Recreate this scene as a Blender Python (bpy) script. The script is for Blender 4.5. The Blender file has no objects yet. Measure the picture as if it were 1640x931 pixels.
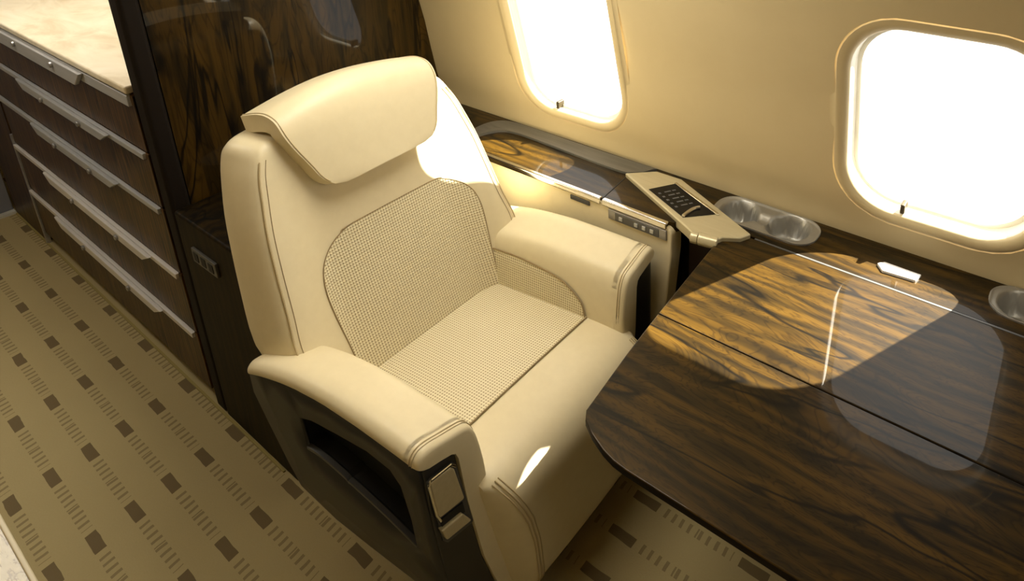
import bpy, bmesh, math
from mathutils import Vector, Matrix
sc = bpy.context.scene
COL = sc.collection

# ------------------------------------------------------------------ camera (measured from the photograph, 1640x931)
W, H = 1640, 931
F, CX, CY = 1096.554, 1025.80, 61.196
RT = Vector((0.82055951, 0.57141201, -0.01305389))
UP = Vector((-0.17351414, 0.27080109, 0.94686832))
FW = Vector((-0.54458694, 0.77469677, -0.32135647))
CAM = Vector((0, 0, 1.7))

def _ray(px, py): return RT*((px-CX)/F) - UP*((py-CY)/F) + FW
def onz(px, py, z):
    d = _ray(px, py); return CAM + d*((z-CAM.z)/d.z)
def ony(px, py, y):
    d = _ray(px, py); return CAM + d*((y-CAM.y)/d.y)
def onx(px, py, x):
    d = _ray(px, py); return CAM + d*((x-CAM.x)/d.x)

cam = bpy.data.objects.new('camera', bpy.data.cameras.new('camera'))
COL.objects.link(cam)
cam.matrix_world = Matrix(((RT.x, UP.x, -FW.x, CAM.x), (RT.y, UP.y, -FW.y, CAM.y), (RT.z, UP.z, -FW.z, CAM.z), (0, 0, 0, 1)))
cam.data.sensor_width = 36; cam.data.lens = F/W*36
cam.data.shift_x = (W/2-CX)/W; cam.data.shift_y = (CY-H/2)/W
cam.data.clip_start = .02
sc.camera = cam

# ------------------------------------------------------------------ materials
def new_mat(name):
    m = bpy.data.materials.new(name); m.use_nodes = True
    nt = m.node_tree; b = nt.nodes['Principled BSDF']
    return m, nt, b
def N(nt, typ, **kw):
    n = nt.nodes.new(typ)
    for k, v in kw.items():
        if k in n.inputs: n.inputs[k].default_value = v
        else: setattr(n, k, v)
    return n
def ramp(nt, fac, stops, interp='LINEAR'):
    r = nt.nodes.new('ShaderNodeValToRGB'); cr = r.color_ramp; cr.interpolation = interp
    while len(cr.elements) < len(stops): cr.elements.new(.5)
    for e, (p, c) in zip(cr.elements, stops):
        e.position = p; e.color = (*c, 1) if len(c) == 3 else c
    nt.links.new(fac, r.inputs[0]); return r.outputs[0]
def math_(nt, op, a, b=None, c=None):
    n = nt.nodes.new('ShaderNodeMath'); n.operation = op
    for i, v in enumerate((a, b, c)):
        if v is None: continue
        if isinstance(v, (int, float)): n.inputs[i].default_value = v
        else: nt.links.new(v, n.inputs[i])
    return n.outputs[0]
def mix(nt, fac, a, b, mode='MIX'):
    n = nt.nodes.new('ShaderNodeMix'); n.data_type = 'RGBA'; n.blend_type = mode
    for i, v in ((0, fac), (6, a), (7, b)):
        if isinstance(v, (int, float)): n.inputs[i].default_value = v
        elif isinstance(v, tuple): n.inputs[i].default_value = (*v, 1) if len(v) == 3 else v
        else: nt.links.new(v, n.inputs[i])
    return n.outputs[2]
def pos_scaled(nt, s, loc=(0, 0, 0)):
    g = nt.nodes.new('ShaderNodeNewGeometry')
    m = nt.nodes.new('ShaderNodeMapping'); m.inputs['Scale'].default_value = s; m.inputs['Location'].default_value = loc
    nt.links.new(g.outputs['Position'], m.inputs[0]); return m.outputs[0]
def noise(nt, vec, scale=1, detail=3, rough=.5, dist=0):
    n = N(nt, 'ShaderNodeTexNoise', Scale=scale, Detail=detail, Roughness=rough, Distortion=dist)
    nt.links.new(vec, n.inputs['Vector']); return n.outputs['Fac']
def bump(nt, b, h, strength, dist):
    n = N(nt, 'ShaderNodeBump', Strength=strength, Distance=dist)
    nt.links.new(h, n.inputs['Height']); nt.links.new(n.outputs[0], b.inputs['Normal'])
def plain(name, col, rough=.5, metal=0, coat=0, spec=.5):
    m, nt, b = new_mat(name)
    b.inputs['Base Color'].default_value = (*col, 1); b.inputs['Roughness'].default_value = rough
    b.inputs['Metallic'].default_value = metal; b.inputs['Coat Weight'].default_value = coat
    b.inputs['Specular IOR Level'].default_value = spec
    return m
def noisy(name, c1, c2, scale, rough=.5, metal=0, bs=0, bd=.001, stretch=(1, 1, 1), spec=.5, coat=0):
    m, nt, b = new_mat(name)
    v = pos_scaled(nt, stretch); n = noise(nt, v, scale, 4, .6)
    nt.links.new(ramp(nt, n, [(.3, c1), (.7, c2)]), b.inputs['Base Color'])
    b.inputs['Roughness'].default_value = rough; b.inputs['Metallic'].default_value = metal
    b.inputs['Specular IOR Level'].default_value = spec; b.inputs['Coat Weight'].default_value = coat
    if bs: bump(nt, b, n, bs, bd)
    return m
def wood(name, axis, gain=1.0, coat=.35, rough=.4, seed=0, coatr=.02, shift=(1, 1, 1), freq=1, figd=2.8):
    m, nt, b = new_mat(name)
    def sc_(a, c): return tuple(a if i == axis else c*freq for i in range(3))
    off = (seed*3.1, seed*1.7, seed*2.3)
    big = noise(nt, pos_scaled(nt, sc_(.9, 5.5), off), 1, 3, .55, .8)
    fig = noise(nt, pos_scaled(nt, sc_(2.2, 9), off), 1, 3.5, .55, figd)
    fine = noise(nt, pos_scaled(nt, sc_(7, 150), off), 1, 3, .6, .3)
    w = N(nt, 'ShaderNodeTexWave', Scale=1.0, Distortion=9.0, Detail=3.0)
    w.wave_type = 'BANDS'; w.bands_direction = 'YXX'[axis] if axis else 'Y'
    w.inputs['Detail Scale'].default_value = 1.6
    nt.links.new(pos_scaled(nt, sc_(1.5, 9), off), w.inputs['Vector'])
    t = math_(nt, 'ADD', math_(nt, 'MULTIPLY', fig, .62), math_(nt, 'ADD', math_(nt, 'MULTIPLY', w.outputs['Fac'], .22), math_(nt, 'MULTIPLY', math_(nt, 'SUBTRACT', fine, .5), .22)))
    g = gain; k = shift
    def c(r, gg, bb): return (r*g*k[0], gg*g*k[1], bb*g*k[2])
    base = ramp(nt, t, [(.24, c(.036, .0205, .004)), (.38, c(.075, .041, .0055)), (.50, c(.135, .070, .0075)), (.66, c(.185, .098, .011))])
    # long dark veins where the broad figure crosses its contour lines
    v1 = math_(nt, 'ABSOLUTE', math_(nt, 'SUBTRACT', math_(nt, 'FRACT', math_(nt, 'MULTIPLY', big, 5.0)), .5))
    vein = ramp(nt, v1, [(.02, (.13, .13, .14)), (.10, (1, 1, 1))])
    v2 = math_(nt, 'ABSOLUTE', math_(nt, 'SUBTRACT', math_(nt, 'FRACT', math_(nt, 'MULTIPLY', fig, 13.0)), .5))
    base = mix(nt, 1.0, base, ramp(nt, v2, [(.02, (.56, .54, .50)), (.22, (1, 1, 1))]), 'MULTIPLY')
    broad = ramp(nt, big, [(.28, (.48, .47, .47)), (.52, (1, 1, 1))])
    colr = mix(nt, 1.0, mix(nt, 1.0, base, vein, 'MULTIPLY'), broad, 'MULTIPLY')
    nt.links.new(colr, b.inputs['Base Color'])
    b.inputs['Roughness'].default_value = rough; b.inputs['Coat Weight'].default_value = coat
    b.inputs['Coat Roughness'].default_value = coatr; b.inputs['Specular IOR Level'].default_value = .12
    return m

LEATHER = noisy('cream leather', (.735, .64, .425), (.765, .67, .45), 40, .42, 0, .10, .0006, spec=.4)
WALLM = noisy('cream wall lining', (.63, .515, .30), (.65, .535, .315), 12, .55, spec=.3)
PIPE = plain('beige piping', (.52, .42, .24), .5)
SEAM = plain('dark seam thread', (.30, .22, .11), .7)
DARK = noisy('dark seat shell', (.016, .0155, .014), (.020, .019, .017), 60, .38, 0, .05, .0004)
BLACK = plain('black recess', (.006, .006, .006), .6)
GREY = plain('dark grey lip', (.055, .055, .055), .35)
METAL = noisy('brushed metal', (.34, .335, .32), (.42, .41, .40), 6, .30, .75, stretch=(1, 14, 14))
TRIM = noisy('grey satin metal', (.36, .36, .36), (.42, .42, .42), 8, .4, .15, stretch=(1, 10, 10))
CHAMP = noisy('champagne metal', (.52, .45, .28), (.57, .50, .32), 10, .33, .25, stretch=(1, 10, 10))
RAIL_SHEEN = plain('silver rail with painted sheen', (.66, .63, .60), .35, .1)  # paler rail grey for the lower drawers, reflected light put into the colour
CUPM = noisy('satin steel tray', (.36, .35, .32), (.42, .41, .38), 12, .42, .7)
CHROME = plain('bright metal', (.75, .72, .66), .14, 1.0)
SCREEN = plain('black glass screen', (.006, .006, .007), .2, 0, 0, .25)
ICON = plain('grey screen icon', (.10, .10, .10), .4)
WOODX = wood('rosewood veneer along cabin', 0, .37)
WOODZ = wood('rosewood veneer upright', 2, .36, seed=2, figd=.7, freq=1.25)
WOODD = wood('rosewood drawer veneer upright', 2, .78, coat=.2, seed=5, coatr=.25, shift=(1, .92, 2.0), freq=2.0)
WOODF = wood('rosewood cabinet veneer', 2, .13, coat=0, rough=.5, seed=3, shift=(1, 1.1, 1.6))
EDGE = plain('dark wood edge', (.011, .0075, .005), .6, 0, 0, .12)
REVEAL = plain('white window lining', (.80, .76, .64), .5)

def weave_mat():
    m, nt, b = new_mat('woven cream leather')
    uv = nt.nodes.new('ShaderNodeUVMap'); sep = nt.nodes.new('ShaderNodeSeparateXYZ')
    nt.links.new(uv.outputs[0], sep.inputs[0])
    P = 2*math.pi/.0135
    a = math_(nt, 'MULTIPLY', sep.outputs[0], P); c = math_(nt, 'MULTIPLY', sep.outputs[1], P)
    s1 = math_(nt, 'SINE', math_(nt, 'ADD', a, c)); s2 = math_(nt, 'SINE', math_(nt, 'SUBTRACT', a, c))
    h = math_(nt, 'MULTIPLY', s1, s2)
    hh = math_(nt, 'MULTIPLY_ADD', h, .5, .5)
    colr = ramp(nt, hh, [(.07, (.22, .155, .07)), (.24, (.60, .51, .31)), (.6, (.80, .72, .50))])
    nt.links.new(colr, b.inputs['Base Color']); b.inputs['Roughness'].default_value = .5
    bump(nt, b, hh, .55, .002)
    return m
WEAVE = weave_mat()

def carpet_mat():
    m, nt, b = new_mat('patterned carpet')
    g = nt.nodes.new('ShaderNodeNewGeometry'); s = nt.nodes.new('ShaderNodeSeparateXYZ')
    nt.links.new(g.outputs['Position'], s.inputs[0]); X, Y = s.outputs[0], s.outputs[1]
    nz = noise(nt, pos_scaled(nt, (1, 1, 1)), 260, 2, .7)
    nb = noise(nt, pos_scaled(nt, (1, 1, 1)), 3.5, 3, .6)
    wob = math_(nt, 'MULTIPLY', math_(nt, 'SUBTRACT', noise(nt, pos_scaled(nt, (1, 1, 1)), 22, 1), .5), .006)
    def pattern(x0, y0, px, py, skew):
        xx = math_(nt, 'ADD', math_(nt, 'SUBTRACT', X, x0), math_(nt, 'MULTIPLY', math_(nt, 'SUBTRACT', Y, y0), skew))
        xx = math_(nt, 'ADD', xx, wob)
        u = math_(nt, 'MULTIPLY', math_(nt, 'SUBTRACT', math_(nt, 'FRACT', math_(nt, 'ADD', math_(nt, 'DIVIDE', xx, px), .5)), .5), px)
        yy = math_(nt, 'ADD', math_(nt, 'SUBTRACT', Y, y0), wob)
        v = math_(nt, 'MULTIPLY', math_(nt, 'SUBTRACT', math_(nt, 'FRACT', math_(nt, 'ADD', math_(nt, 'DIVIDE', yy, py), .5)), .5), py)
        au, av = math_(nt, 'ABSOLUTE', u), math_(nt, 'ABSOLUTE', v)
        sq = math_(nt, 'MULTIPLY', math_(nt, 'LESS_THAN', au, .036), math_(nt, 'LESS_THAN', av, .0125))
        pitch = (px-.121)/8
        tk = math_(nt, 'ABSOLUTE', math_(nt, 'SUBTRACT', math_(nt, 'FRACT', math_(nt, 'ADD', math_(nt, 'DIVIDE', math_(nt, 'SUBTRACT', u, .0605), pitch), .5)), .5))
        tick = math_(nt, 'MULTIPLY', math_(nt, 'MULTIPLY', math_(nt, 'LESS_THAN', tk, .19), math_(nt, 'LESS_THAN', av, .0125)), math_(nt, 'GREATER_THAN', au, .055))
        return sq, tick
    s1, t1 = pattern(-2.142, .554, .3026, .0876, .10)
    s2, t2 = pattern(-.742, .948, .3026, .108, .0)
    zone = math_(nt, 'GREATER_THAN', Y, .69)
    sq = math_(nt, 'ADD', math_(nt, 'MULTIPLY', s1, math_(nt, 'SUBTRACT', 1.0, zone)), math_(nt, 'MULTIPLY', s2, zone))
    tk = math_(nt, 'ADD', math_(nt, 'MULTIPLY', t1, math_(nt, 'SUBTRACT', 1.0, zone)), math_(nt, 'MULTIPLY', t2, zone))
    base = mix(nt, math_(nt, 'MULTIPLY', nz, .55), (.45, .365, .185), (.35, .28, .14))
    base = mix(nt, math_(nt, 'MULTIPLY', nb, .25), base, (.31, .235, .115))
    c1 = mix(nt, math_(nt, 'MULTIPLY', tk, .80), base, (.215, .165, .082))
    c2 = mix(nt, sq, c1, (.165, .122, .062))
    nt.links.new(c2, b.inputs['Base Color']); b.inputs['Roughness'].default_value = .95
    b.inputs['Specular IOR Level'].default_value = .1
    bump(nt, b, nz, .25, .002)
    return m
CARPET = carpet_mat()

def marble_mat():
    m, nt, b = new_mat('cream stone')
    n = noise(nt, pos_scaled(nt, (1.2, 2.5, 2)), 3, 6, .6, 1.5)
    nt.links.new(ramp(nt, n, [(.35, (.62, .53, .37)), (.5, (.74, .66, .50)), (.65, (.80, .73, .58))]), b.inputs['Base Color'])
    b.inputs['Roughness'].default_value = .35
    return m
STONE = marble_mat()
def pale_mat():
    m, nt, b = new_mat('pale swirled veneer')
    n = noise(nt, pos_scaled(nt, (3, 9, 3)), 1.6, 5, .6, 3.0)
    v = math_(nt, 'ABSOLUTE', math_(nt, 'SUBTRACT', math_(nt, 'FRACT', math_(nt, 'MULTIPLY', n, 5)), .5))
    nt.links.new(ramp(nt, v, [(.03, (.24, .17, .075)), (.14, (.44, .37, .21)), (.5, (.50, .43, .26))]), b.inputs['Base Color'])
    b.inputs['Roughness'].default_value = .3; b.inputs['Coat Weight'].default_value = .5
    return m
PALE = pale_mat()
def pane_mat():
    m = bpy.data.materials.new('clear window pane'); m.use_nodes = True; nt = m.node_tree; nt.nodes.clear()
    o = nt.nodes.new('ShaderNodeOutputMaterial'); mx = nt.nodes.new('ShaderNodeMixShader')
    t = nt.nodes.new('ShaderNodeBsdfTransparent'); g = nt.nodes.new('ShaderNodeBsdfGlossy'); g.inputs['Roughness'].default_value = .02
    gm = nt.nodes.new('ShaderNodeNewGeometry'); dp = nt.nodes.new('ShaderNodeVectorMath'); dp.operation = 'DOT_PRODUCT'
    nt.links.new(gm.outputs['Incoming'], dp.inputs[0]); nt.links.new(gm.outputs['Normal'], dp.inputs[1])
    fr = math_(nt, 'MULTIPLY_ADD', math_(nt, 'POWER', math_(nt, 'SUBTRACT', 1.0, math_(nt, 'ABSOLUTE', dp.outputs['Value'])), 5.0), .6, .03)
    nt.links.new(fr, mx.inputs[0]); nt.links.new(t.outputs[0], mx.inputs[1]); nt.links.new(g.outputs[0], mx.inputs[2])
    nt.links.new(mx.outputs[0], o.inputs[0]); return m
PANE = pane_mat()

# ------------------------------------------------------------------ object helpers
ORG = {}
def link_mesh(name, me, mat, parent=None, smooth=True):
    o = bpy.data.objects.new(name, me); COL.objects.link(o)
    if mat: me.materials.append(mat)
    if parent:
        off = ORG.get(parent.name, Vector((0, 0, 0)))
        me.transform(Matrix.Translation(-off)); o.parent = parent; ORG[o.name] = off
    else: ORG[o.name] = Vector((0, 0, 0))
    if smooth:
        for p in me.polygons: p.use_smooth = True
    return o
def obj(name, bm, mat, parent=None, smooth=True, bevel=0, seg=3, sub=0, sharp=40):
    me = bpy.data.meshes.new(name)
    bmesh.ops.recalc_face_normals(bm, faces=bm.faces)
    bm.to_mesh(me); bm.free()
    o = link_mesh(name, me, mat, parent, smooth)
    if bevel:
        b = o.modifiers.new('bevel', 'BEVEL'); b.width = bevel; b.segments = seg; b.limit_method = 'ANGLE'; b.angle_limit = math.radians(35)
    if sub:
        s = o.modifiers.new('sub', 'SUBSURF'); s.levels = sub; s.render_levels = sub
    if smooth and not sub:
        me.set_sharp_from_angle(angle=math.radians(sharp))
        if bevel:
            wn = o.modifiers.new('wn', 'WEIGHTED_NORMAL'); wn.keep_sharp = False
    return o
def thing(name, loc, label, cat, group=None):
    o = bpy.data.objects.new(name, None); COL.objects.link(o); o.location = loc; ORG[o.name] = Vector(loc)
    o.empty_display_size = .1
    o['label'] = label; o['category'] = cat
    if group: o['group'] = group
    return o
def struct(o): o['kind'] = 'structure'; return o

def box(bm, x0, x1, y0, y1, z0, z1):
    vs = [bm.verts.new(p) for p in ((x0, y0, z0), (x1, y0, z0), (x1, y1, z0), (x0, y1, z0), (x0, y0, z1), (x1, y0, z1), (x1, y1, z1), (x0, y1, z1))]
    for f in ((0, 3, 2, 1), (4, 5, 6, 7), (0, 1, 5, 4), (1, 2, 6, 5), (2, 3, 7, 6), (3, 0, 4, 7)): bm.faces.new([vs[i] for i in f])
def prism(bm, pts, d):
    d = Vector(d); a = [bm.verts.new(p) for p in pts]; b = [bm.verts.new(Vector(p)+d) for p in pts]; n = len(a)
    bm.faces.new(a); bm.faces.new(b[::-1])
    for i in range(n): bm.faces.new((a[i], a[(i+1) % n], b[(i+1) % n], b[i]))
def loft(bm, rings, cap=True, closed=True):
    R = [[bm.verts.new(p) for p in r] for r in rings]; n = len(R[0])
    for a, b in zip(R, R[1:]):
        for i in range(n if closed else n-1):
            j = (i+1) % n; bm.faces.new((a[i], a[j], b[j], b[i]))
    if cap:
        bm.faces.new(R[0][::-1]); bm.faces.new(R[-1])
    return R
def tube(bm, path, r, n=8, closed=False):
    path = [Vector(p) for p in path]; rings = []
    for i, p in enumerate(path):
        a = path[i-1] if (i > 0 or closed) else p; b = path[(i+1) % len(path)] if (i < len(path)-1 or closed) else p
        t = (b-a).normalized(); s = t.cross(Vector((0, 0, 1)))
        if s.length < .05: s = t.cross(Vector((0, 1, 0)))
        s.normalize(); u = s.cross(t)
        rr = r[i] if isinstance(r, (list, tuple)) else r
        rings.append([p+s*math.cos(2*math.pi*k/n)*rr+u*math.sin(2*math.pi*k/n)*rr for k in range(n)])
    if closed: rings.append(rings[0])
    loft(bm, rings, cap=not closed)
def smooth_path(pts, n=6, closed=False):
    pts = [Vector(p) for p in pts]; out = []; L = len(pts)
    for i in range(L if closed else L-1):
        g = (lambda k: pts[k % L]) if closed else (lambda k: pts[max(0, min(L-1, k))])
        p0, p1, p2, p3 = g(i-1), g(i), g(i+1), g(i+2)
        for k in range(n):
            t = k/n
            out.append(.5*((2*p1)+(p2-p0)*t+(2*p0-5*p1+4*p2-p3)*t*t+(3*p1-p0-3*p2+p3)*t**3))
    if not closed: out.append(pts[-1])
    return out
def rrect(cx, cy, hw, hh, r, n=8):
    out = []
    for sx, sy, a0 in ((1, 1, 0), (-1, 1, 90), (-1, -1, 180), (1, -1, 270)):
        for k in range(n+1):
            a = math.radians(a0+90*k/n); out.append((cx+sx*(hw-r)+r*math.cos(a), cy+sy*(hh-r)+r*math.sin(a)))
    return out
def holed(bm, outer, holes):
    """planar face with holes; lists of 3D points"""
    es = []
    loops = []
    for lp in [outer]+holes:
        vs = [bm.verts.new(p) for p in lp]; loops.append(vs)
        for i in range(len(vs)): es.append(bm.edges.new((vs[i], vs[(i+1) % len(vs)])))
    bmesh.ops.triangle_fill(bm, use_beauty=True, use_dissolve=False, edges=es)
    return loops
def interp(tab, x):
    if x <= tab[0][0]: return tab[0][1]
    for (a, b), (c, d) in zip(tab, tab[1:]):
        if x <= c: return b+(d-b)*(x-a)/(c-a)
    return tab[-1][1]
def sstep(a, b, x):
    t = max(0, min(1, (x-a)/(b-a))); return t*t*(3-2*t)

# ================================================================== the setting
bm = bmesh.new(); box(bm, -5.2, 1.6, -.85, 1.45, -.05, 0)
struct(obj('floor', bm, CARPET, smooth=False))

WP = [(.0, 1.44), (.4, 1.48), (.69, 1.485), (.8, 1.466), (.9, 1.452), (1.0, 1.44), (1.08, 1.426), (1.25, 1.385), (1.4, 1.335), (1.55, 1.265), (1.7, 1.165), (1.82, 1.04), (1.92, .86), (1.98, .62), (2.0, .30)]
WP = [(p.y, p.z) for p in smooth_path([(0, y, z) for z, y in WP], 4)]      # (y, z) up the right side to the crown
WTAB = sorted([(z, y) for y, z in WP])
def wy(z): return interp(WTAB, z)
WIN = [(-1.295, 1.085, .195, .300), (-.235, 1.02, .198, .237), (.825, 1.02, .198, .237)]              # centre x, centre z, half sizes; first heightened for sun, third added for daylight
SEAMO = .032
XR0, XR1 = -5.2, 1.6

def wall_right():
    bm = bmesh.new()
    zs = [z for y, z in WP if z <= 1.72]
    zlo = max(z for z in zs if z < .72); zhi = min(z for z in zs if z > 1.46)
    def strip(x0, x1, zz, nx):
        rows = [[bm.verts.new((x0+(x1-x0)*i/nx, wy(z), z)) for i in range(nx+1)] for z in zz]
        for a, b in zip(rows, rows[1:]):
            for i in range(nx): bm.faces.new((a[i], a[i+1], b[i+1], b[i]))
    lows = [z for z in zs if z <= zlo]; highs = [z for z in zs if z >= zhi]
    strip(XR0, XR1, lows, 160); strip(XR0, XR1, highs, 160)
    mids = [zlo+(zhi-zlo)*k/36 for k in range(37)]
    cuts = [XR0]
    for cx, cz, hw, hh in WIN: cuts += [cx-.34, cx+.34]
    cuts.append(XR1)
    for i in range(0, len(cuts), 2): strip(cuts[i], cuts[i+1], mids, 1)
    for cx, cz, hw, hh in WIN:
        X0, X1 = cx-.34, cx+.34; J = 12
        per = [(X1, z) for z in mids] + [(X1+(X0-X1)*k/J, zhi) for k in range(1, J)] + [(X0, z) for z in mids[::-1]] + [(X0+(X1-X0)*k/J, zlo) for k in range(1, J)]
        hole = rrect(cx, cz, hw+SEAMO, hh+SEAMO, .145, 14); n = len(per)
        def hit(x, z):
            dx, dz = x-cx, z-cz
            for (ax, az), (bx, bz) in zip(hole, hole[1:]+hole[:1]):
                ax -= cx; bx -= cx; az -= cz; bz -= cz
                ex, ez = bx-ax, bz-az; den = dx*ez-dz*ex
                if abs(den) < 1e-12: continue
                t = (ax*ez-az*ex)/den; u = (ax*dz-az*dx)/den
                if t > 0 and -1e-6 <= u <= 1+1e-6: return (cx+dx*t, cz+dz*t)
        # denser along the opening: insert midpoints on straight runs
        inner = [hit(x, z) for x, z in per]
        K = 8; rings = []
        for k in range(K+1):
            t = k/K
            rings.append([bm.verts.new((a[0]+(b[0]-a[0])*t, wy(a[1]+(b[1]-a[1])*t), a[1]+(b[1]-a[1])*t)) for a, b in zip(inner, per)])
        for a, b in zip(rings, rings[1:]):
            for i in range(n): bm.faces.new((a[i], a[(i+1) % n], b[(i+1) % n], b[i]))
    bmesh.ops.remove_doubles(bm, verts=bm.verts, dist=1e-5)
    return struct(obj('wall_right', bm, WALLM, sharp=60))
wall_right()

def window(i, spec):
    cx, cz, hw, hh = spec
    bm = bmesh.new()
    D = .040 if i == 1 else .062
    steps = [(SEAMO+.012, .005, .15), (SEAMO-.001, .004, .144), (SEAMO-.004, .0006, .141), (.016, .001, .13), (.006, .006, .122), (.001, .014, .117), (0, .024, .116), (0, D-.010, .116), (0, D-.002, .116), (-.010, D, .108)]
    rings = []
    for o_, dy, r in steps:
        rings.append([(x, wy(z)*(1 if dy < .03 else 1)+dy, z) for x, z in rrect(cx, cz, hw+o_, hh+o_, r, 10)])
    loft(bm, rings, cap=False)
    bm.faces.ensure_lookup_table(); nl = len(rings[0])
    for k, f in enumerate(bm.faces): f.material_index = 0 if k//nl >= 5 else 1
    fr = struct(obj('window_%d' % i, bm, REVEAL, sharp=50)); fr.data.materials.append(WALLM)
    bm = bmesh.new(); pts = rrect(cx, cz, hw-.006, hh-.006, .11, 10)
    prism(bm, [(x, wy(z)+D-.004, z) for x, z in pts], (0, .004, 0))
    p = obj('pane', bm, PANE, fr, smooth=False)
    bm = bmesh.new(); hx = cx+.02 if i == 2 else cx-.005
    hx = {1: -1.372, 2: -.301, 3: .76}[i]
    zb = cz-hh
    box(bm, hx-.0055, hx+.0055, wy(zb)+.015, wy(zb)+.045, zb+.0, zb+.024)
    hd = obj('shade_handle', bm, plain('bronze tab %d' % i, (.06, .045, .02), .5, .2), fr, bevel=.003); hd['label'] = 'small bronze shade pull'
    return fr
for i, s in enumerate(WIN): window(i+1, s)

# ceiling and left side complete the tube around the aisle
bm = bmesh.new()
prof = [(y, z) for y, z in WP if z >= 1.70]
prof = prof + [(.6-y, z) for y, z in prof[::-1]]
rings = [[(x, y, z) for y, z in prof] for x in (XR0, XR1)]
loft(bm, rings, cap=False, closed=False); struct(obj('ceiling', bm, WALLM))
bm = bmesh.new()
prof = [(.6-y, z) for y, z in WP if z <= 1.72]
loft(bm, [[(x, y, z) for y, z in prof] for x in (XR0, XR1)], cap=False, closed=False); struct(obj('wall_left', bm, WALLM))
for nm, x in (('wall_front', XR1), ('wall_back', XR0)):
    bm = bmesh.new(); pr_ = [(x-.01, y, z) for y, z in WP]; pr_ += [(x-.01, .6-y, z) for y, z in WP[-2::-1]]; prism(bm, pr_, (.02, 0, 0)); struct(obj(nm, bm, noisy(nm+' lining', (.26, .25, .23), (.29, .28, .26), 5, .6), smooth=False))

# bulkhead behind the seat: glossy rosewood, dark edge towards the aisle
BX = -1.93
bm = bmesh.new()
pl = [(BX, .62, 0), (BX, wy(.3)-.002, 0)] + [(BX, wy(z)-.002, z) for z in [.1*k for k in range(1, 20)]] + [(BX, .62, 1.97)]
prism(bm, pl, (-.055, 0, 0))
wr = struct(obj('wall_rear', bm, WOODZ, smooth=False))
bm = bmesh.new(); box(bm, BX-.058, BX+.004, .573, .62, 0, 1.96)
obj('edge_post', bm, EDGE, wr, bevel=.012, seg=4)

bm = bmesh.new(); box(bm, -3.84, -1.60, .5655, .572, .0, .004); struct(obj('trim_1', bm, plain('gold carpet binding', (.30, .235, .07), .8), smooth=False))
bm = bmesh.new(); box(bm, -3.875, -3.845, -.75, .57, .0, .012); struct(obj('trim_2', bm, plain('pale threshold', (.55, .55, .50), .5), smooth=False))
bm = bmesh.new(); box(bm, -3.915, -3.88, -.75, .57, .0, 1.9); struct(obj('door_1', bm, plain('grey door', (.20, .20, .22), .6), bevel=.004))
# ================================================================== galley credenza
YF = .573
CX0, CX1 = -3.44, -1.992
cr = thing('galley_cabinet', (-2.9, .9, 0), 'long dark wood drawer cabinet with silver rails and cream stone top, left of the bulkhead', 'cabinet')
bm = bmesh.new(); box(bm, -3.86, CX1, YF+.022, 1.40, .045, 1.017); box(bm, -3.85, CX1, YF+.05, 1.40, 0, .05)
obj('carcass', bm, WOODD, cr, bevel=.003)
bm = bmesh.new(); box(bm, -3.86, CX0-.02, YF, YF+.021, .0, 1.0); obj('end_stile', bm, WOODD, cr, bevel=.003)
bm = bmesh.new(); box(bm, -3.87, CX1-.012, YF-.010, 1.43, 1.018, 1.040); obj('countertop', bm, STONE, cr, bevel=.006)
bm = bmesh.new(); box(bm, CX0-.013, CX0+.003, YF-.006, YF+.01, .0, .505); obj('upright_trim', bm, METAL, cr, bevel=.002)
ZL = [.052, .262, .468, .680, .848, 1.016]
HND = [(-3.05, -2.25), (-3.0, -2.22), (-2.95, -2.32), (-2.95, -2.28), (-3.08, -2.36)]
def drawer(k):
    z0, z1 = ZL[k], ZL[k+1]
    bm = bmesh.new(); box(bm, CX0+.004, CX1-.004, YF, YF+.02, z0+.003, z1-.003)
    d = obj('drawer', bm, WOODD, cr, bevel=.002)
    bm = bmesh.new()
    t = .034 if k == 4 else .020
    box(bm, CX0+.004, CX1-.02, YF-.008, YF+.004, z1-t, z1-.003)
    a, b = HND[k]
    prof = [(-3.42 if k > 1 else a-.1, 0)]
    r = obj('rail', bm, RAIL_SHEEN if k < 2 else TRIM, d, bevel=.002)
    bm = bmesh.new(); th = .030 if k < 4 else .046
    pts = [(a-.06, YF-.008, z1-.003), (b+.06, YF-.008, z1-.003), (b, YF-.008, z1-.003-th), (a, YF-.008, z1-.003-th)]
    prism(bm, pts, (0, -.012, 0))
    h = obj('pull_handle', bm, RAIL_SHEEN if k < 2 else TRIM, d, bevel=.003)
    for fx in (.3, .78):
        bm = bmesh.new(); hx = a+(b-a)*fx
        prism(bm, [(hx+.009*math.cos(t_*math.pi/6), YF-.020, z1-.018+.009*math.sin(t_*math.pi/6)) for t_ in range(12)], (0, -.008, 0))
        c = obj('pull_stud', bm, METAL, h, bevel=.002)
    return d
def drawer_flat(k):
    d = drawer(k)
    # studs hang on the drawer itself (two levels below the cabinet)
    for h in list(d.children):
        for c in list(h.children): c.parent = d
for k in range(5): drawer_flat(k)

# low cabinet between the bulkhead and the seat
sb = thing('storage_cabinet', (-1.72, .75, 0), 'low dark wood cabinet with an outlet plate, between seat back and bulkhead', 'cabinet')
bm = bmesh.new(); box(bm, BX+.006, -1.535, .573, 1.05, .0, .70)
obj('body', bm, WOODF, sb, bevel=.008)
bm = bmesh.new()
q = [ony(309.5, 400, .572), ony(346, 422, .572), ony(357, 452, .572), ony(318, 428, .572)]
xs = [-1.845, -1.715]; box(bm, xs[0], xs[1], .566, .574, .580, .622)
op = obj('outlet_plate', bm, plain('grey outlet plate', (.105, .10, .085), .4, .3), sb, bevel=.002)
bm = bmesh.new()
for c in (-1.822, -1.782, -1.742): box(bm, c-.012, c+.012, .5645, .5665, .588, .614)
ob = obj('outlet_socket', bm, BLACK, op, bevel=.001)

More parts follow.
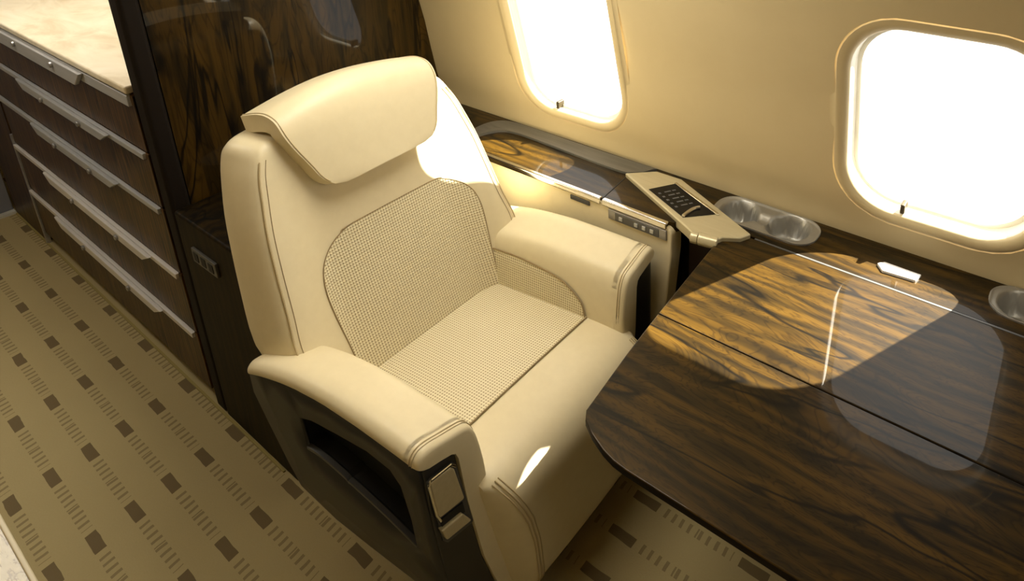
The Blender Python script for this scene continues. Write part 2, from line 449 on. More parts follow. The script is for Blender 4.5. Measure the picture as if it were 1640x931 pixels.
# sideboard across the aisle, only its edge shows at the lower left
sd = thing('side_cabinet', (-1.2, -.35, 0), 'pale veneered side cabinet across the aisle, bottom left corner', 'cabinet')
bm = bmesh.new(); box(bm, -2.6, 1.2, -.80, .03, 0, .665); obj('body', bm, PALE, sd, bevel=.004)
bm = bmesh.new(); box(bm, -2.62, 1.22, -.83, .0525, .665, .69); obj('top', bm, PALE, sd, bevel=.004)
bm = bmesh.new(); box(bm, -2.62, 1.22, .0475, .0545, .662, .692); obj('edge_trim', bm, plain('cream edge', (.62, .55, .38), .35), sd, bevel=.002)

# ================================================================== side ledge under the windows
ZT = .69
YC = 1.266            # seat side face
YT = 1.333            # seam to the table
lg = thing('side_ledge', (-.8, 1.4, 0), 'rosewood side ledge running along the window wall, with cup holders and control unit', 'ledge')
def flat_top(bm, pts, holes, z, t):
    lo = holed(bm, [(p[0], p[1], z) for p in pts], [[(p[0], p[1], z) for p in h] for h in holes])
    for vs in lo:
        b = [bm.verts.new(v.co-Vector((0, 0, t))) for v in vs]
        for i in range(len(vs)):
            j = (i+1) % len(vs); bm.faces.new((vs[i], vs[j], b[j], b[i]))
CUPS = [(-.612, 1.416, .137, .056), (.05, 1.423, .137, .054)]
XL0 = -1.922
yw = wy(ZT)-.004
top_pts = [(XL0, YC), (-.83, YC), (-.80, YC+.012), (-.775, YT), (1.0, YT), (1.0, yw), (XL0, yw)]
cup_loops = [rrect(cx, cy, a, b, .05, 8) for cx, cy, a, b in CUPS]
trough = None
bm = bmesh.new(); flat_top(bm, top_pts, cup_loops, ZT, .03)
obj('ledge_top', bm, WOODX, lg, smooth=False)
bm = bmesh.new(); box(bm, XL0, 1.0, YT+.004, yw-.03, .05, ZT-.08); obj('ledge_body', bm, WOODF, lg, smooth=False)
bm = bmesh.new(); box(bm, -.79, 1.0, YT+.002, YT+.02, .0, ZT-.032); obj('fascia', bm, plain('dark brown fascia', (.028, .014, .009), .45), lg, bevel=.002)
# cream side panel that faces the seat, rounded front corner
bm = bmesh.new()
pp = [(-1.60, ZT-.012), (-.825, ZT-.008)]
for k in range(7):
    a = math.radians(90-90*k/6); pp.append((-.822+.024*math.cos(a), ZT-.032+.024*math.sin(a)))
pp += [(-.799, .60), (-.815, .45), (-.84, .33), (-.87, .22), (-.95, .12), (-1.60, .12)]
prism(bm, [(x, YC-.004, z) for x, z in pp], (0, .05, 0)); obj('side_panel', bm, LEATHER, lg, bevel=.005)
# bright metal edge along the panel's top, with a joint
for a, b in ((-1.60, -1.027), (-1.021, -.812)):
    bm = bmesh.new(); box(bm, a, b, YC-.010, YC+.006, ZT-.016, ZT+.003); o = obj('edge_rail', bm, CHROME, lg, bevel=.004)
bm = bmesh.new(); box(bm, -1.135, -1.065, YC-.0075, YC-.003, ZT-.036, ZT-.022); obj('recess_slot', bm, GREY, lg, bevel=.002)
bm = bmesh.new(); box(bm, -1.0, -.812, YC-.0085, YC-.003, ZT-.050, ZT-.019); bs = obj('switch_strip', bm, METAL, lg, bevel=.003)
bm = bmesh.new(); box(bm, -.975, -.835, YC-.0105, YC-.0075, ZT-.046, ZT-.023); obj('switch_face', bm, plain('dark grey switch face', (.09, .085, .075), .35), bs, bevel=.001)
for c in (-.955, -.905, -.88, -.855):
    bm = bmesh.new(); box(bm, c-.0055, c+.0055, YC-.0135, YC-.0100, ZT-.040, ZT-.029); obj('switch_button', bm, plain('pale button', (.45, .44, .40), .4), bs, bevel=.001)
# grey metal channel that curves round the wood inlay
po = [onz(x, y, ZT) for x, y in ((752, 214), (765, 206), (783, 199), (803, 196), (825, 199), (860, 210), (930, 234), (1000, 257), (1052, 274))]
pi = [onz(x, y, ZT) for x, y in ((752, 226), (768, 219), (787, 214), (806, 212), (828, 216), (860, 227), (925, 252), (985, 274), (1006, 280))]
so, si = smooth_path(po, 5), smooth_path(pi, 5)
bm = bmesh.new()
rings = []
for a, b in zip(so, si):
    m_ = (a+b)/2
    rings.append([(a.x, a.y, ZT), (a.x, a.y, ZT+.007), (a.x*.86+b.x*.14, a.y*.86+b.y*.14, ZT+.007), (m_.x, m_.y, ZT+.002), (a.x*.14+b.x*.86, a.y*.14+b.y*.86, ZT+.007), (b.x, b.y, ZT+.007), (b.x, b.y, ZT)])
loft(bm, rings); obj('metal_channel', bm, noisy('grey channel metal', (.15, .148, .14), (.20, .195, .185), 6, .32, .6, stretch=(1, 14, 14)), lg, sharp=50)
bm = bmesh.new(); a, b = onz(965, 318, ZT), onz(1006, 281, ZT)
d = (b-a).normalized()*.0012; s = Vector((-d.y, d.x, 0))
prism(bm, [a+s, b+s, b-s, a-s], (0, 0, .0012)); obj('inlay_joint', bm, BLACK, lg, smooth=False)
# control unit: slanted champagne housing with a black screen and a hinge barrel
Zc = ZT+.012
hp = [onz(x, y, Zc) for x, y in ((1001, 277), (1052, 274), (1092, 287), (1203, 375), (1186, 381), (1157, 380), (1150, 383), (1109, 373), (1095, 360))]
bm = bmesh.new(); prism(bm, hp, (0, 0, -.03)); cu = obj('control_housing', bm, CHAMP, lg, bevel=.004, seg=3)
sp = [onz(x, y, Zc+.0015) for x, y in ((1039, 303), (1083, 294), (1146, 343), (1094, 348))]
bm = bmesh.new(); prism(bm, sp, (0, 0, -.004)); scn = obj('touch_screen', bm, SCREEN, cu, smooth=False)
bm = bmesh.new()
e0, e1 = onz(1080, 294, Zc+.002), onz(1149, 345, Zc+.002)
dd = (e1-e0).normalized(); nn = Vector((dd.y, -dd.x, 0))*-.008
prism(bm, [e0, e1, e1+nn, e0+nn], (0, 0, .002)); obj('screen_bezel', bm, CHROME, cu, bevel=.001)
U = sp[1]-sp[0]; V = sp[3]-sp[0]
bm = bmesh.new()
def icon(u0, u1, v0, v1):
    prism(bm, [sp[0]+U*u+V*v for u, v in ((u0, v0), (u1, v0), (u1, v1), (u0, v1))], (0, 0, .0008))
for v in (.18, .30, .42, .54, .66): 
    icon(.12, .20, v, v+.045)
    icon(.34, .56, v, v+.03); icon(.62, .74, v, v+.03)
obj('screen_icons', bm, ICON, cu, smooth=False)
bm = bmesh.new()
arc = [sp[0]+U*(.45+.36*math.cos(t))+V*(.90-.10*math.sin(t)) for t in [math.pi*k/10 for k in range(11)]]
arc = [onz(1094+(1121-1094)*k/8, 346-14*math.sin(math.pi/2*k/8), Zc+.004) for k in range(9)]
tube(bm, arc, .0045, 8); obj('scroll_wheel', bm, CHROME, cu)
h0, h1 = onz(1107, 379, ZT-.002), onz(1150, 390, ZT-.002)
bm = bmesh.new(); tube(bm, [h0, h0.lerp(h1, .28)], .015, 16); tube(bm, [h0.lerp(h1, .30), h1], .016, 16); obj('hinge_barrel', bm, CHAMP, cu, bevel=.002)

# cup holders: metal tray with two wells
def cup(cx, cy, a, b):
    outer = rrect(cx, cy, a+.004, b+.004, .053, 8)
    bm = bmesh.new(); n = len(outer)
    def depth(x, y):
        d = 0
        for k, r in ((-.074, .050), (.062, .054)):
            q = math.hypot(x-(cx+k), (y-cy))/r
            d = max(d, .06*(1-sstep(.82, 1.02, q)))
        q = math.hypot((x-cx)/.05, (y-cy)/.022)
        return max(d, .010*(1-sstep(.5, 1.0, q)))
    A, B, r = a+.004, b+.004, .053
    NX, NY = 64, 22; rows = []
    for i in range(NX+1):
        x = -A+2*A*(.5-.5*math.cos(math.pi*i/NX))
        e = A-abs(x); hh = B if e >= r else B-r+math.sqrt(max(1e-9, r*r-(r-e)**2))
        row = []
        for j in range(NY+1):
            y = hh*math.sin(math.pi/2*(-1+2*j/NY)); edge = min(hh-abs(y), e)
            z = ZT+.004-.003*sstep(.003, .007, edge)-depth(cx+x, cy+y)*sstep(.004, .012, edge)
            row.append((cx+x, cy+y, z))
        rows.append(row)
    R = loft(bm, rows, cap=False, closed=False)
    lo = [bm.verts.new((x, y, ZT-.004)) for x, y in outer]
    for i in range(n): bm.faces.new((lo[i], lo[(i+1) % n], bm.verts.new((outer[(i+1) % n][0], outer[(i+1) % n][1], ZT+.0042)), bm.verts.new((outer[i][0], outer[i][1], ZT+.0042))))
    return obj('cup_holder', bm, CUPM, lg, sharp=75)
for c in CUPS: cup(*c)
# pull latch on the ledge
bm = bmesh.new(); la = [onz(x, y, ZT+.006) for x, y in ((1405, 421), (1417, 419), (1476, 440), (1466, 449), (1413, 433))]
prism(bm, la, (0, 0, -.008)); obj('table_latch', bm, plain('white satin latch', (.78, .78, .78), .3), lg, bevel=.002)['label'] = 'white satin pull latch'

# ================================================================== folding table
tb = thing('folding_table', (-.1, 1.0, 0), 'glossy rosewood folding table with a fold line, in front of the seat', 'table')
def P2(x, y): return onz(x, y, ZT)
YB, YA = .979, .650
XE = 1.0
def leaf(name, pts):
    bm = bmesh.new(); prism(bm, [(p[0], p[1], ZT) for p in pts], (0, 0, -.016))
    bm.normal_update()
    for f in bm.faces: f.material_index = 0 if abs(f.normal.z) > .5 else 1
    o = obj(name, bm, WOODX, tb, bevel=.0025, seg=3); o.data.materials.append(EDGE); return o
def edge_x(y): return interp([(.70, -.627), (.941, -.650), (1.273, -.672)], y)
inner = [(edge_x(YB), YB+.0008), (edge_x(1.10), 1.10), (-.671, 1.262), (-.666, 1.282), (-.652, 1.300), (-.630, 1.3265), (XE, 1.3265), (XE, YB+.0008)]
outer = [(edge_x(YB), YB-.0008), (XE, YB-.0008), (XE, YA), (-.50, YA), (-.525, .652), (-.55, .658), (-.585, .672), (-.612, .688), (-.624, .705), (-.627, .73), (edge_x(.85), .85)]
leaf('table_leaf', inner); leaf('table_leaf', outer)
bm = bmesh.new(); box(bm, -.60, XE, YT-.006, YT-.0005, ZT-.014, ZT-.0005); obj('seam_strip', bm, plain('dull seam metal', (.10, .10, .10), .4, .3), tb, smooth=False)
bm = bmesh.new(); box(bm, -.35, .3, 1.0, YT-.004, ZT-.06, ZT-.0165); box(bm, -.2, -.1, .75, 1.0, ZT-.05, ZT-.0165); box(bm, .2, .3, .75, 1.0, ZT-.05, ZT-.0165)
obj('support_bracket', bm, GREY, tb, bevel=.004)

# ================================================================== seat
st = thing('cabin_seat', (-1.05, .85, 0), 'large cream leather armchair with woven inserts and dark side shell', 'seat')
def yc(x): return .875+.09*(x+.78)
def Wd(x, yl, z): return Vector((x, yl+yc(x)+(.010*sstep(.62, 1.0, z)*(1.4+yl/.22)), z))

HT = [(.40, .27), (.53, .28), (.575, .318), (.60, .322), (.66, .312), (.77, .296), (.88, .277), (.97, .252), (1.01, .235), (1.035, .222), (1.05, .20)]
def hb(z): return interp(HT, z)
def hf(z): return interp([(.40, .335)]+[p for p in HT if p[0] >= .60], z)
def xb(z): return -1.24-.39*(z-.6)
def xf(z): return -1.247-.30*(z-.46)
def xr(z): return -1.398-.315*(z-.55)
def front(yl, z):
    u = min(1, abs(yl)/hf(z)); return xf(z)+(max(xb(z), xf(z)+.004)-xf(z))*sstep(.50, .97, u)

def back():
    bm = bmesh.new(); rings = []
    zs = [.42, .46, .52, .58, .64, .70, .76, .82, .88, .93, .97, .99, 1.0]
    NF = 26
    def ring(z, inset=0.0, dz=0):
        h = hb(z)-inset; pts = []
        for k in range(NF+1):
            t = -1+2*k/NF; t = math.sin(t*math.pi/2)*.35+t*.65
            yl = t*h; pts.append(Wd(front(yl*hb(z)/h, z)-inset, yl, z+dz))
        b0 = xb(z); r0 = xr(z)+inset
        side = [(b0-.018-inset, h+.010), (b0-.055, h+.019), (b0*.4+r0*.6, h+.021), (r0+.028, h+.013), (r0+.008, h-.012), (r0, h-.045)]
        for x, y in side: pts.append(Wd(x, y, z+dz))
        for k in range(1, 6): 
            y = (h-.04)*(1-2*k/6); pts.append(Wd(r0-.004, y, z+dz))
        for x, y in side[::-1]: pts.append(Wd(x, -y, z+dz))
        return pts
    for z in zs: rings.append(ring(z))
    for a, ins in ((20, .004), (45, .011), (70, .022), (88, .036)):
        rings.append(ring(1.0+.001*a/20, ins, .032*math.sin(math.radians(a))-.001*a/20))
    loft(bm, rings)
    return obj('backrest', bm, LEATHER, st, sub=1)
BK = back()
def piping(parent, path, r, mat=PIPE, n=6, name='piping'):
    bm = bmesh.new(); tube(bm, smooth_path(path, n), r, 6); return obj(name, bm, mat, parent)
for s in (-1, 1):
    piping(BK, [Wd(front(s*hb(z)*.985, z)+.001, s*hb(z)*.988, z) for z in (.56, .62, .70, .78, .86, .93, .97, 1.0)], .0018)
    piping(BK, [Wd(front(s*hb(z)*.95, z)+.0005, s*(hb(z)-.016), z) for z in (.56, .62, .70, .78, .86, .93, .97, 1.0)], .0007, SEAM)

def grid_patch(bm, fn, nu, nv, uvfn):
    uv = bm.loops.layers.uv.new('UVMap')
    G = [[bm.verts.new(fn(i/nu, j/nv)) for i in range(nu+1)] for j in range(nv+1)]
    for j in range(nv):
        for i in range(nu):
            f = bm.faces.new((G[j][i], G[j][i+1], G[j+1][i+1], G[j+1][i]))
            for l, (a, b) in zip(f.loops, ((i, j), (i+1, j), (i+1, j+1), (i, j+1))): l[uv].uv = uvfn(a/nu, b/nv)
    return G
# woven insert in the backrest
ZI0, ZI1 = .452, .792
WI = [(.45, .205), (.52, .208), (.60, .216), (.66, .221), (.70, .219), (.73, .209), (.752, .192), (.770, .168), (.783, .140), (.790, .105), (.792, .07)]
IO = .018
def bi(u, v):
    z = ZI0+(ZI1-ZI0)*(1-(1-v)**1.5); yl = IO+(2*u-1)*interp(WI, z)
    return Wd(front(yl, z)+.0025, yl, z)
def biuv(u, v):
    z = ZI0+(ZI1-ZI0)*(1-(1-v)**1.5); return (IO+(2*u-1)*interp(WI, z), z*1.04)
bm = bmesh.new(); grid_patch(bm, bi, 36, 30, biuv); obj('back_insert', bm, WEAVE, st)['label'] = 'woven perforated insert in the backrest'
rim = [Wd(front(IO-interp(WI, z), z)+.0022, IO-interp(WI, z), z) for z in (.47, .55, .62, .68, .72, .745, .765, .78, .789)]
rim += [Wd(front(IO+interp(WI, z), z)+.0022, IO+interp(WI, z), z) for z in (.789, .78, .765, .745, .72, .68, .62, .55, .47)]
piping(BK, rim, .0014, SEAM, 5, 'insert_seam')

# headrest wraps over the top
def headrest():
    B_ = -.014
    prof = smooth_path([(-1.318, .938), (-1.334, .985), (-1.351, 1.04), (-1.366, 1.082), (-1.385, 1.108), (-1.415, 1.118), (-1.455, 1.114), (-1.495, 1.103), (-1.512, 1.092)], 5)if False else None
    pts = smooth_path([(x+B_, 0, z) for x, z in ((-1.318, .938), (-1.334, .985), (-1.351, 1.04), (-1.366, 1.080), (-1.386, 1.107), (-1.418, 1.116), (-1.455, 1.111), (-1.500, 1.098))], 5)
    L = [0]
    for a, b in zip(pts, pts[1:]): L.append(L[-1]+(b-a).length)
    T = .040; n = len(pts); NV = 22; bm = bmesh.new()
    nor = []
    for i in range(n):
        t = (pts[min(n-1, i+1)]-pts[max(0, i-1)]).normalized(); nor.append(Vector((-t.z, 0, t.x))*-1)
    def hw(s):
        f = s/L[-1]; w = .150+.045*sstep(0, .55, f)+.005*sstep(.5, 1, f)
        r = .045
        if s < r: w -= r-math.sqrt(max(0, r*r-(r-s)**2))
        return w
    def P(i, v, off):
        s = L[i]; w = hw(s); y = v*w
        p = pts[i]+nor[i]*(-off)
        crown = .026*(1-v*v)*sstep(.35, .75, s/L[-1]); fwd = .006*(1-v*v)*(1-sstep(.3, .8, s/L[-1]))
        return Wd(p.x+fwd, y+.004, p.z+crown-.028-.006*sstep(0, -1, v))
    # normals point out of the pad: check sign by the top running upwards
    sgn = 1 if nor[n-2].z > 0 else -1
    A = [[bm.verts.new(P(i, -1+2*k/NV, 0)) for k in range(NV+1)] for i in range(n)]
    B = [[bm.verts.new(P(i, -1+2*k/NV, sgn*T)) for k in range(NV+1)] for i in range(n)]
    for i in range(n-1):
        for k in range(NV):
            bm.faces.new((A[i][k], A[i][k+1], A[i+1][k+1], A[i+1][k])); bm.faces.new((B[i][k], B[i+1][k], B[i+1][k+1], B[i][k+1]))
        bm.faces.new((A[i][0], A[i+1][0], B[i+1][0], B[i][0])); bm.faces.new((A[i][NV], B[i][NV], B[i+1][NV], A[i+1][NV]))
    for k in range(NV):
        bm.faces.new((A[0][k], B[0][k], B[0][k+1], A[0][k+1])); bm.faces.new((A[-1][k], A[-1][k+1], B[-1][k+1], B[-1][k]))
    o = obj('headrest', bm, LEATHER, st, bevel=.011, seg=4)
    for v in (-1, 1):
        path = [P(i, v*.975, sgn*-.0005) for i in range(2, n)]
        bm = bmesh.new(); tube(bm, path, .0013, 6); obj('stitching', bm, PIPE, o)
    return o
headrest()

# seat cushion
CP = [(-1.30, .455), (-1.24, .460), (-1.10, .463), (-.96, .464), (-.90, .464), (-.85, .461), (-.815, .452), (-.790, .436), (-.772, .412), (-.764, .38), (-.766, .33), (-.770, .26), (-.775, .18), (-.784, .11), (-.822, .05)]
CS = smooth_path([(x, 0, z) for x, z in CP], 3)
def cw(z): return interp([(.05, .182), (.10, .194), (.28, .226), (.42, .249), (.46, .252)], z)
def cpip(z): return interp([(.11, .166), (.25, .180), (.33, .197), (.40, .220), (.44, .233), (.47, .240)], z)
def cush():
    bm = bmesh.new(); NV = 36; rings = []
    for i, p in enumerate(CS):
        w = cw(p.z) if p.x > -.84 else .252
        row = []
        for k in range(NV+1):
            v = -1+2*k/NV; e = 1-abs(v)
            drop = .008*sstep(.10, 0, e)
            nx = sstep(.45, .38, p.z) if p.x > -.85 else 0
            y = v*w; pw = cpip(p.z); sb = 0
            if p.x > -.84 and abs(y) > pw: sb = .052*((abs(y)-pw)/(w-pw+1e-6))**1.4*sstep(.463, .425, p.z)
            row.append(Wd(p.x-sb-(.006*v*v*nx), y, p.z-drop*(1-nx)-.004*v*v))
        rings.append(row)
    R = loft(bm, rings, cap=False, closed=False)
    low = [bm.verts.new(Wd(-1.30, v*.252, .05)) for v in (-1, 1)]
    lowrow = [bm.verts.new(Wd(-1.30, (-1+2*k/NV)*.252, .05)) for k in range(NV+1)]
    bmesh.ops.delete(bm, geom=low, context='VERTS')
    for k in range(NV):
        bm.faces.new((R[0][k], R[0][k+1], lowrow[k+1], lowrow[k])); bm.faces.new((R[-1][k], lowrow[k], lowrow[k+1], R[-1][k+1]))
    for k in (0, NV): bm.faces.new([r[k] for r in R]+[lowrow[k]])
    return obj('seat_cushion', bm, LEATHER, st, sharp=60)
CU = cush()
def ctop(x): return interp(sorted([(p.x, p.z) for p in CS if p.z > .43]), x)
def ci(u, v):
    x = -1.262+(.318)*v; yl = -.248+.496*u; vv = yl/.252
    return Wd(x, yl, ctop(x)-.004*vv*vv-.008*sstep(.10, 0, 1-abs(vv))+.0022)
bm = bmesh.new(); grid_patch(bm, ci, 30, 20, lambda u, v: (-.248+.496*u, .318*v)); obj('cushion_insert', bm, WEAVE, st)['label'] = 'woven perforated insert in the seat cushion'
piping(CU, [ci(u, 1)+Vector((.001, 0, .0004)) for u in (0, .1, .3, .5, .7, .9, 1)], .0022, SEAM, 4, 'cushion_seam')
for s in (-1, 1):       # double piping that turns down the front corners
    for o_, r in ((0, .0024), (.010, .0018), (-.010, .0018)):
        pth = []
        for p in CS:
            if p.z < .452 and p.x > -.83:
                y = cpip(p.z)-.006+o_*.8; v2 = (y/cw(p.z))**2; nx = sstep(.45, .38, p.z)
                out = .0012
                pth.append(Wd(p.x-.006*v2*nx+out*nx, s*y, p.z-.004*v2+out*(1-nx)-.006*sstep(.10, 0, 1-y/cw(p.z))*(1-nx)))
        piping(CU, pth, r*.8, PIPE, 2, 'piping')

# armrests
ARM_C = [(.222, .40), (.226, .47), (.236, .545), (.246, .578), (.260, .595), (.285, .604), (.315, .613), (.340, .620), (.358, .620), (.369, .612), (.373, .602), (.370, .593), (.350, .586), (.310, .580), (.268, .566), (.250, .50), (.240, .40)]
ADZ = {-1: [(-1.36, -.030), (-1.34, -.016), (-1.30, -.002), (-1.24, .014), (-1.18, .026), (-1.09, .033), (-.99, .028), (-.89, .017), (-.84, .010)],
       1: [(-1.36, -.022), (-1.32, -.012), (-1.24, .004), (-1.18, .012), (-1.09, .018), (-.99, .016), (-.89, .012), (-.84, .010)]}
SIDE = [-1]
def adz(x): return interp(ADZ[SIDE[0]], x)
ARM_S = [(p.x, p.z) for p in smooth_path([(y, 0, z) for y, z in ARM_C], 3, True)]
def arm_pt(x, s, y, z, ins=0):
    zz = z+adz(x)*sstep(.44, .56, z)
    if ins:
        cyy, czz = .297, .57+adz(x)
        d = math.hypot(y-cyy, zz-czz); f = max(0, (d-ins))/d if d > 0 else 0
        if z > .5: y, zz = cyy+(y-cyy)*f, czz+(zz-czz)*f
    return Wd(x, s*y, zz)
def armrest(s):
    bm = bmesh.new(); SIDE[0] = s
    X1 = -.836
    xs = [-1.352, -1.345, -1.335]+[-1.32+.03*k for k in range(18)]
    rings = [[arm_pt(x, s, y, z, .012 if x < -1.35 else .004 if x < -1.34 else 0) for y, z in ARM_S] for x in xs if x < -.862]
    rings += [[arm_pt(-.862, s, y, z) for y, z in ARM_S]]
    loft(bm, rings)
    a = obj('armrest', bm, LEATHER, st, sharp=60)
    # front frame: leather that wraps the top and runs down the inner side
    up = [(y, z) for y, z in ARM_S]
    k0 = min(range(len(ARM_S)), key=lambda k: abs(ARM_S[k][0]-.370)+abs(ARM_S[k][1]-.593))
    k1 = min(range(len(ARM_S)), key=lambda k: abs(ARM_S[k][0]-.226)+abs(ARM_S[k][1]-.47))
    rim = [ARM_S[k] for k in range(k1, k0+1)][::-1]           # outer bottom, over the top, to the inner side
    outer = [(y, z) for y, z in rim]+[(.224, .40), (.212, .28), (.190, .13), (.180, .05)]
    inner = [(.214, .05), (.228, .13), (.258, .26), (.280, .44), (.288, .545), (.293, .560), (.302, .567), (.325, .575), (.350, .582)]
    def fr(x, y, z): return Wd(x, s*y, z+adz(x)*sstep(.44, .56, z))
    bm = bmesh.new()
    rr = []
    for x, ins in ((-.875, 0), (-.848, 0), (-.841, .002), (-.8375, .005), (-.836, .010)):
        ring = []
        for n_, (y, z) in enumerate(outer):
            # shrink towards the inner boundary
            q = min(inner, key=lambda p: math.hypot(p[0]-y, p[1]-z)); d = math.hypot(q[0]-y, q[1]-z) or 1
            f = min(.8, ins/d); ring.append(fr(x, y+(q[0]-y)*f, z+(q[1]-z)*f))
        for y, z in inner: ring.append(fr(x, y, z))
        rr.append(ring)
    loft(bm, rr)
    f = obj('front_pad', bm, LEATHER, a, sharp=50)
    for dx, rad in ((-.856, .0013), (-.850, .0009)):
        piping(f, [fr(dx, y+(.0006 if y > .3 else -.0006), z+.0006) for y, z in outer[1:-1:2]], rad, PIPE, 4, 'stitching')
    # dark front panel, set back a little
    dp = [(-.360, .590), (-.35, .590), (-.325, .582), (-.302, .573), (-.289, .560), (-.280, .44), (-.258, .26), (-.228, .12), (-.214, .05), (-.300, .05), (-.330, .12), (-.345, .30), (-.357, .48)]
    bm = bmesh.new(); prism(bm, [Wd(X1-.006, -s*y if s > 0 else y, z) for y, z in dp], (-.05, 0, 0))
    obj('front_panel', bm, DARK, a, bevel=.004)
    return a
AL = armrest(-1); AR = armrest(1)
# woven insert on the far armrest's inner face
ip = [(-1.285, .470), (-.945, .470), (-.955, .500), (-.985, .535), (-1.03, .556), (-1.10, .565), (-1.19, .566), (-1.285, .560)]
bm = bmesh.new()
def ai_top(x): return interp([(-1.29, .556), (-1.19, .560), (-1.10, .556), (-1.03, .545), (-.985, .527), (-.955, .498), (-.945, .466)], x)
def ai(u, v):
    x = -1.285+.34*u; z = .455+(ai_top(x)-.455)*v
    y = interp([(.40, .222), (.47, .226), (.54, .236), (.58, .248)], z)
    return Wd(x, y-.006, z)
grid_patch(bm, ai, 30, 8, lambda u, v: (-1.285+.34*u, (.455+(ai_top(-1.285+.34*u)-.455)*v)))
obj('arm_insert', bm, WEAVE, AR)['label'] = 'woven insert on the inner armrest face'
piping(AR, [ai(u, 1)+Vector((0, -.001, 0)) for u in (0, .15, .3, .45, .6, .75, .85, .92, .97, 1)], .0018, SEAM, 4, 'insert_seam')

# dark side shells; the aisle side has a magazine pocket with a grey lip
SY = [(.06, .285), (.12, .305), (.18, .322), (.26, .340), (.34, .350), (.45, .357), (.64, .363)]
def sy(z): return interp(SY, z)
def shell(s, pocket):
    bm = bmesh.new()
    outl = [(-1.345, .580), (-1.30, .590), (-1.22, .612), (-1.10, .626), (-.98, .620), (-.90, .606), (-.858, .598), (-.846, .585), (-.842, .30), (-.840, .16), (-1.00, .175), (-1.10, .188), (-1.20, .206), (-1.286, .268), (-1.296, .34), (-1.326, .45), (-1.35, .52)]
    holes = []
    if pocket:
        hole = [(-1.192, .533), (-1.15, .548), (-1.076, .556), (-.985, .563), (-.925, .552), (-.902, .524), (-.892, .44), (-.895, .365), (-.975, .400), (-1.060, .428), (-1.071, .428), (-1.082, .437), (-1.149, .453), (-1.192, .452)]; holes = [[(x, 0, z) for x, z in hole]]
    lo = holed(bm, [(x, 0, z) for x, z in outl], holes)
    bmesh.ops.subdivide_edges(bm, edges=[e for e in bm.edges if e.calc_length() > .12], cuts=2, use_grid_fill=True)
    bmesh.ops.triangulate(bm, faces=bm.faces)
    for v in bm.verts: v.co = Wd(v.co.x, s*sy(v.co.z), v.co.z)
    o = obj('side_shell', bm, DARK, st, sharp=50)
    so_ = o.modifiers.new('solid', 'SOLIDIFY'); so_.thickness = .012; so_.offset = 0
    if pocket:
        bm = bmesh.new()
        r0 = [Wd(x, s*(sy(z)-.004), z) for x, z in hole]; r1 = [Wd(x, s*(sy(z)-.035), z) for x, z in hole]
        R = loft(bm, [r0, r1], cap=False); bm.faces.new(R[1]); obj('pocket', bm, BLACK, o, smooth=False)
        lip = [(x, z) for x, z in hole[7:14]]
        pth = smooth_path([Wd(x, s*(sy(z)+.003), z) for x, z in lip], 3)
        bm = bmesh.new()
        loft(bm, [[p+Vector((0, .006, .002)), p+Vector((0, .006, -.006)), p+Vector((0, -.004, -.007)), p+Vector((0, -.004, .001))] for p in pth])
        obj('pocket_lip', bm, GREY, o, bevel=.001)
    return o
shell(-1, True); shell(1, False)
# recline handle in the aisle armrest's front
X2 = -.8415+.004
def fx(x, y, dx=0): return onx(x, y, X2+dx)
bm = bmesh.new(); prism(bm, [fx(x, y) for x, y in ((684, 776), (690, 768), (724, 742), (731, 744), (759, 833), (757, 838), (718, 870), (711, 868))], (-.012, 0, 0))
hz = obj('handle_bezel', bm, GREY, AL, bevel=.003)
bm = bmesh.new()
fl = [(690, 776), (695, 770), (722, 750), (728, 752), (744, 797), (742, 801), (706, 830), (703, 827)]
prism(bm, [fx(x, y, .006) for x, y in fl], (-.012, 0, 0)); obj('recline_flap', bm, CHAMP, AL, bevel=.004)['label'] = 'champagne metal recline flap'
bm = bmesh.new(); tube(bm, [fx(x, y, .003) for x, y in ((706, 835), (700, 826), (687, 779), (691, 770), (722, 745), (729, 747))], .0026, 8); obj('handle_rim', bm, CHROME, AL)
bm = bmesh.new(); prism(bm, [fx(x, y, .010) for x, y in ((708, 852), (742, 824), (756, 834), (717, 866))], (-.014, 0, 0)); obj('handle_lip', bm, CHAMP, AL, bevel=.003)
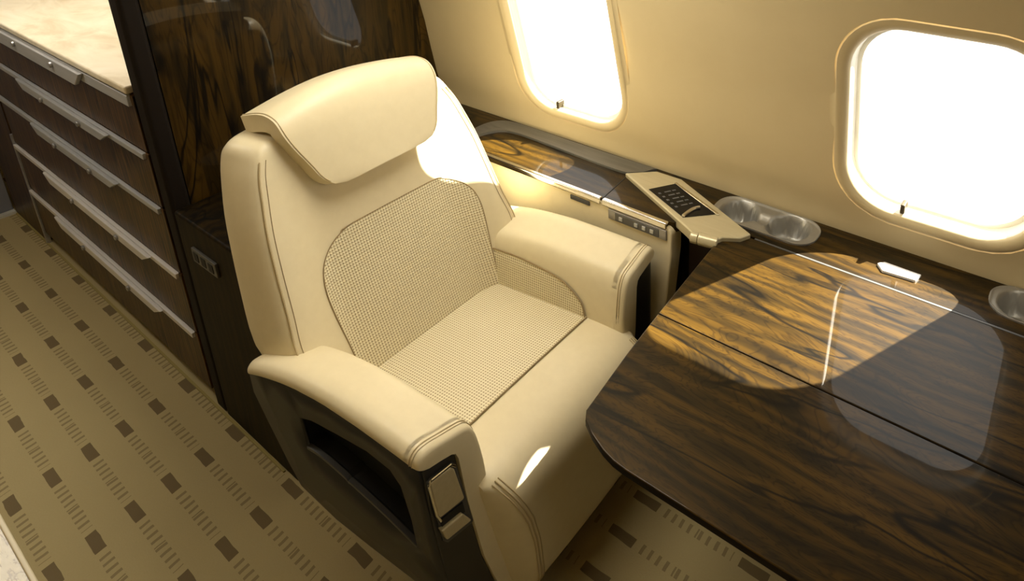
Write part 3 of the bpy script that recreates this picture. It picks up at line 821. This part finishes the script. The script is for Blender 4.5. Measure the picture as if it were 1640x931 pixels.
bm = bmesh.new(); prism(bm, [fx(x, y, .002) for x, y in ((706, 833), (741, 805), (745, 820), (709, 850))], (-.003, 0, 0)); obj('handle_recess', bm, BLACK, AL, smooth=False)
# pedestal
bm = bmesh.new(); box(bm, -1.30, -.86, .62, 1.06, 0, .14); obj('pedestal', bm, DARK, st, bevel=.02)

# ================================================================== light
w = bpy.data.worlds.new('sky'); sc.world = w; w.use_nodes = True
bg = w.node_tree.nodes['Background']; bg.inputs[0].default_value = (1.0, .97, .90, 1); bg.inputs[1].default_value = 2.8
sun = bpy.data.objects.new('sun', bpy.data.lights.new('sun', 'SUN')); COL.objects.link(sun)
sun.data.energy = 48; sun.data.angle = math.radians(.6); sun.data.color = (1.0, .93, .76)
SD = Vector((-.212, -.40, -.415)).normalized()
sun.rotation_euler = SD.to_track_quat('-Z', 'Y').to_euler(); sun.location = (1, 4, 4)
def area(name, loc, size, power, col, rot=(0, 0, 0)):
    l = bpy.data.lights.new(name, 'AREA'); l.shape = 'RECTANGLE'; l.size, l.size_y = size; l.energy = power; l.color = col
    o = bpy.data.objects.new(name, l); COL.objects.link(o); o.location = loc; o.rotation_euler = rot; return o
area('seat_fill', (-1.08, .90, 1.74), (.7, .3), 9.5, (1, .93, .78))  # unseen fill added over the seat to brighten cushion and back
area('forward_fill', (.85, .55, 1.88), (.9, .5), 5.5, (1, .93, .78))  # added fill for the seat's forward faces, no fixture modelled
area('galley_fill', (-2.9, .8, 1.85), (1.2, .4), 11, (1, .93, .80))  # fill light added to brighten the countertop
area('aisle_fill', (-2.5, .12, 1.93), (1.2, .3), 9, (1, .93, .80))  # added fill that lifts the drawer fronts and far carpet

vs = sc.view_settings; vs.view_transform = 'Standard'; vs.look = 'None'; vs.exposure = 0; vs.gamma = 1; vs.use_curve_mapping = False
sc.cycles.max_bounces = 10; sc.cycles.diffuse_bounces = 5; sc.cycles.glossy_bounces = 4; sc.cycles.transparent_max_bounces = 12
sc.cycles.use_denoising = True; sc.cycles.sample_clamp_indirect = 6
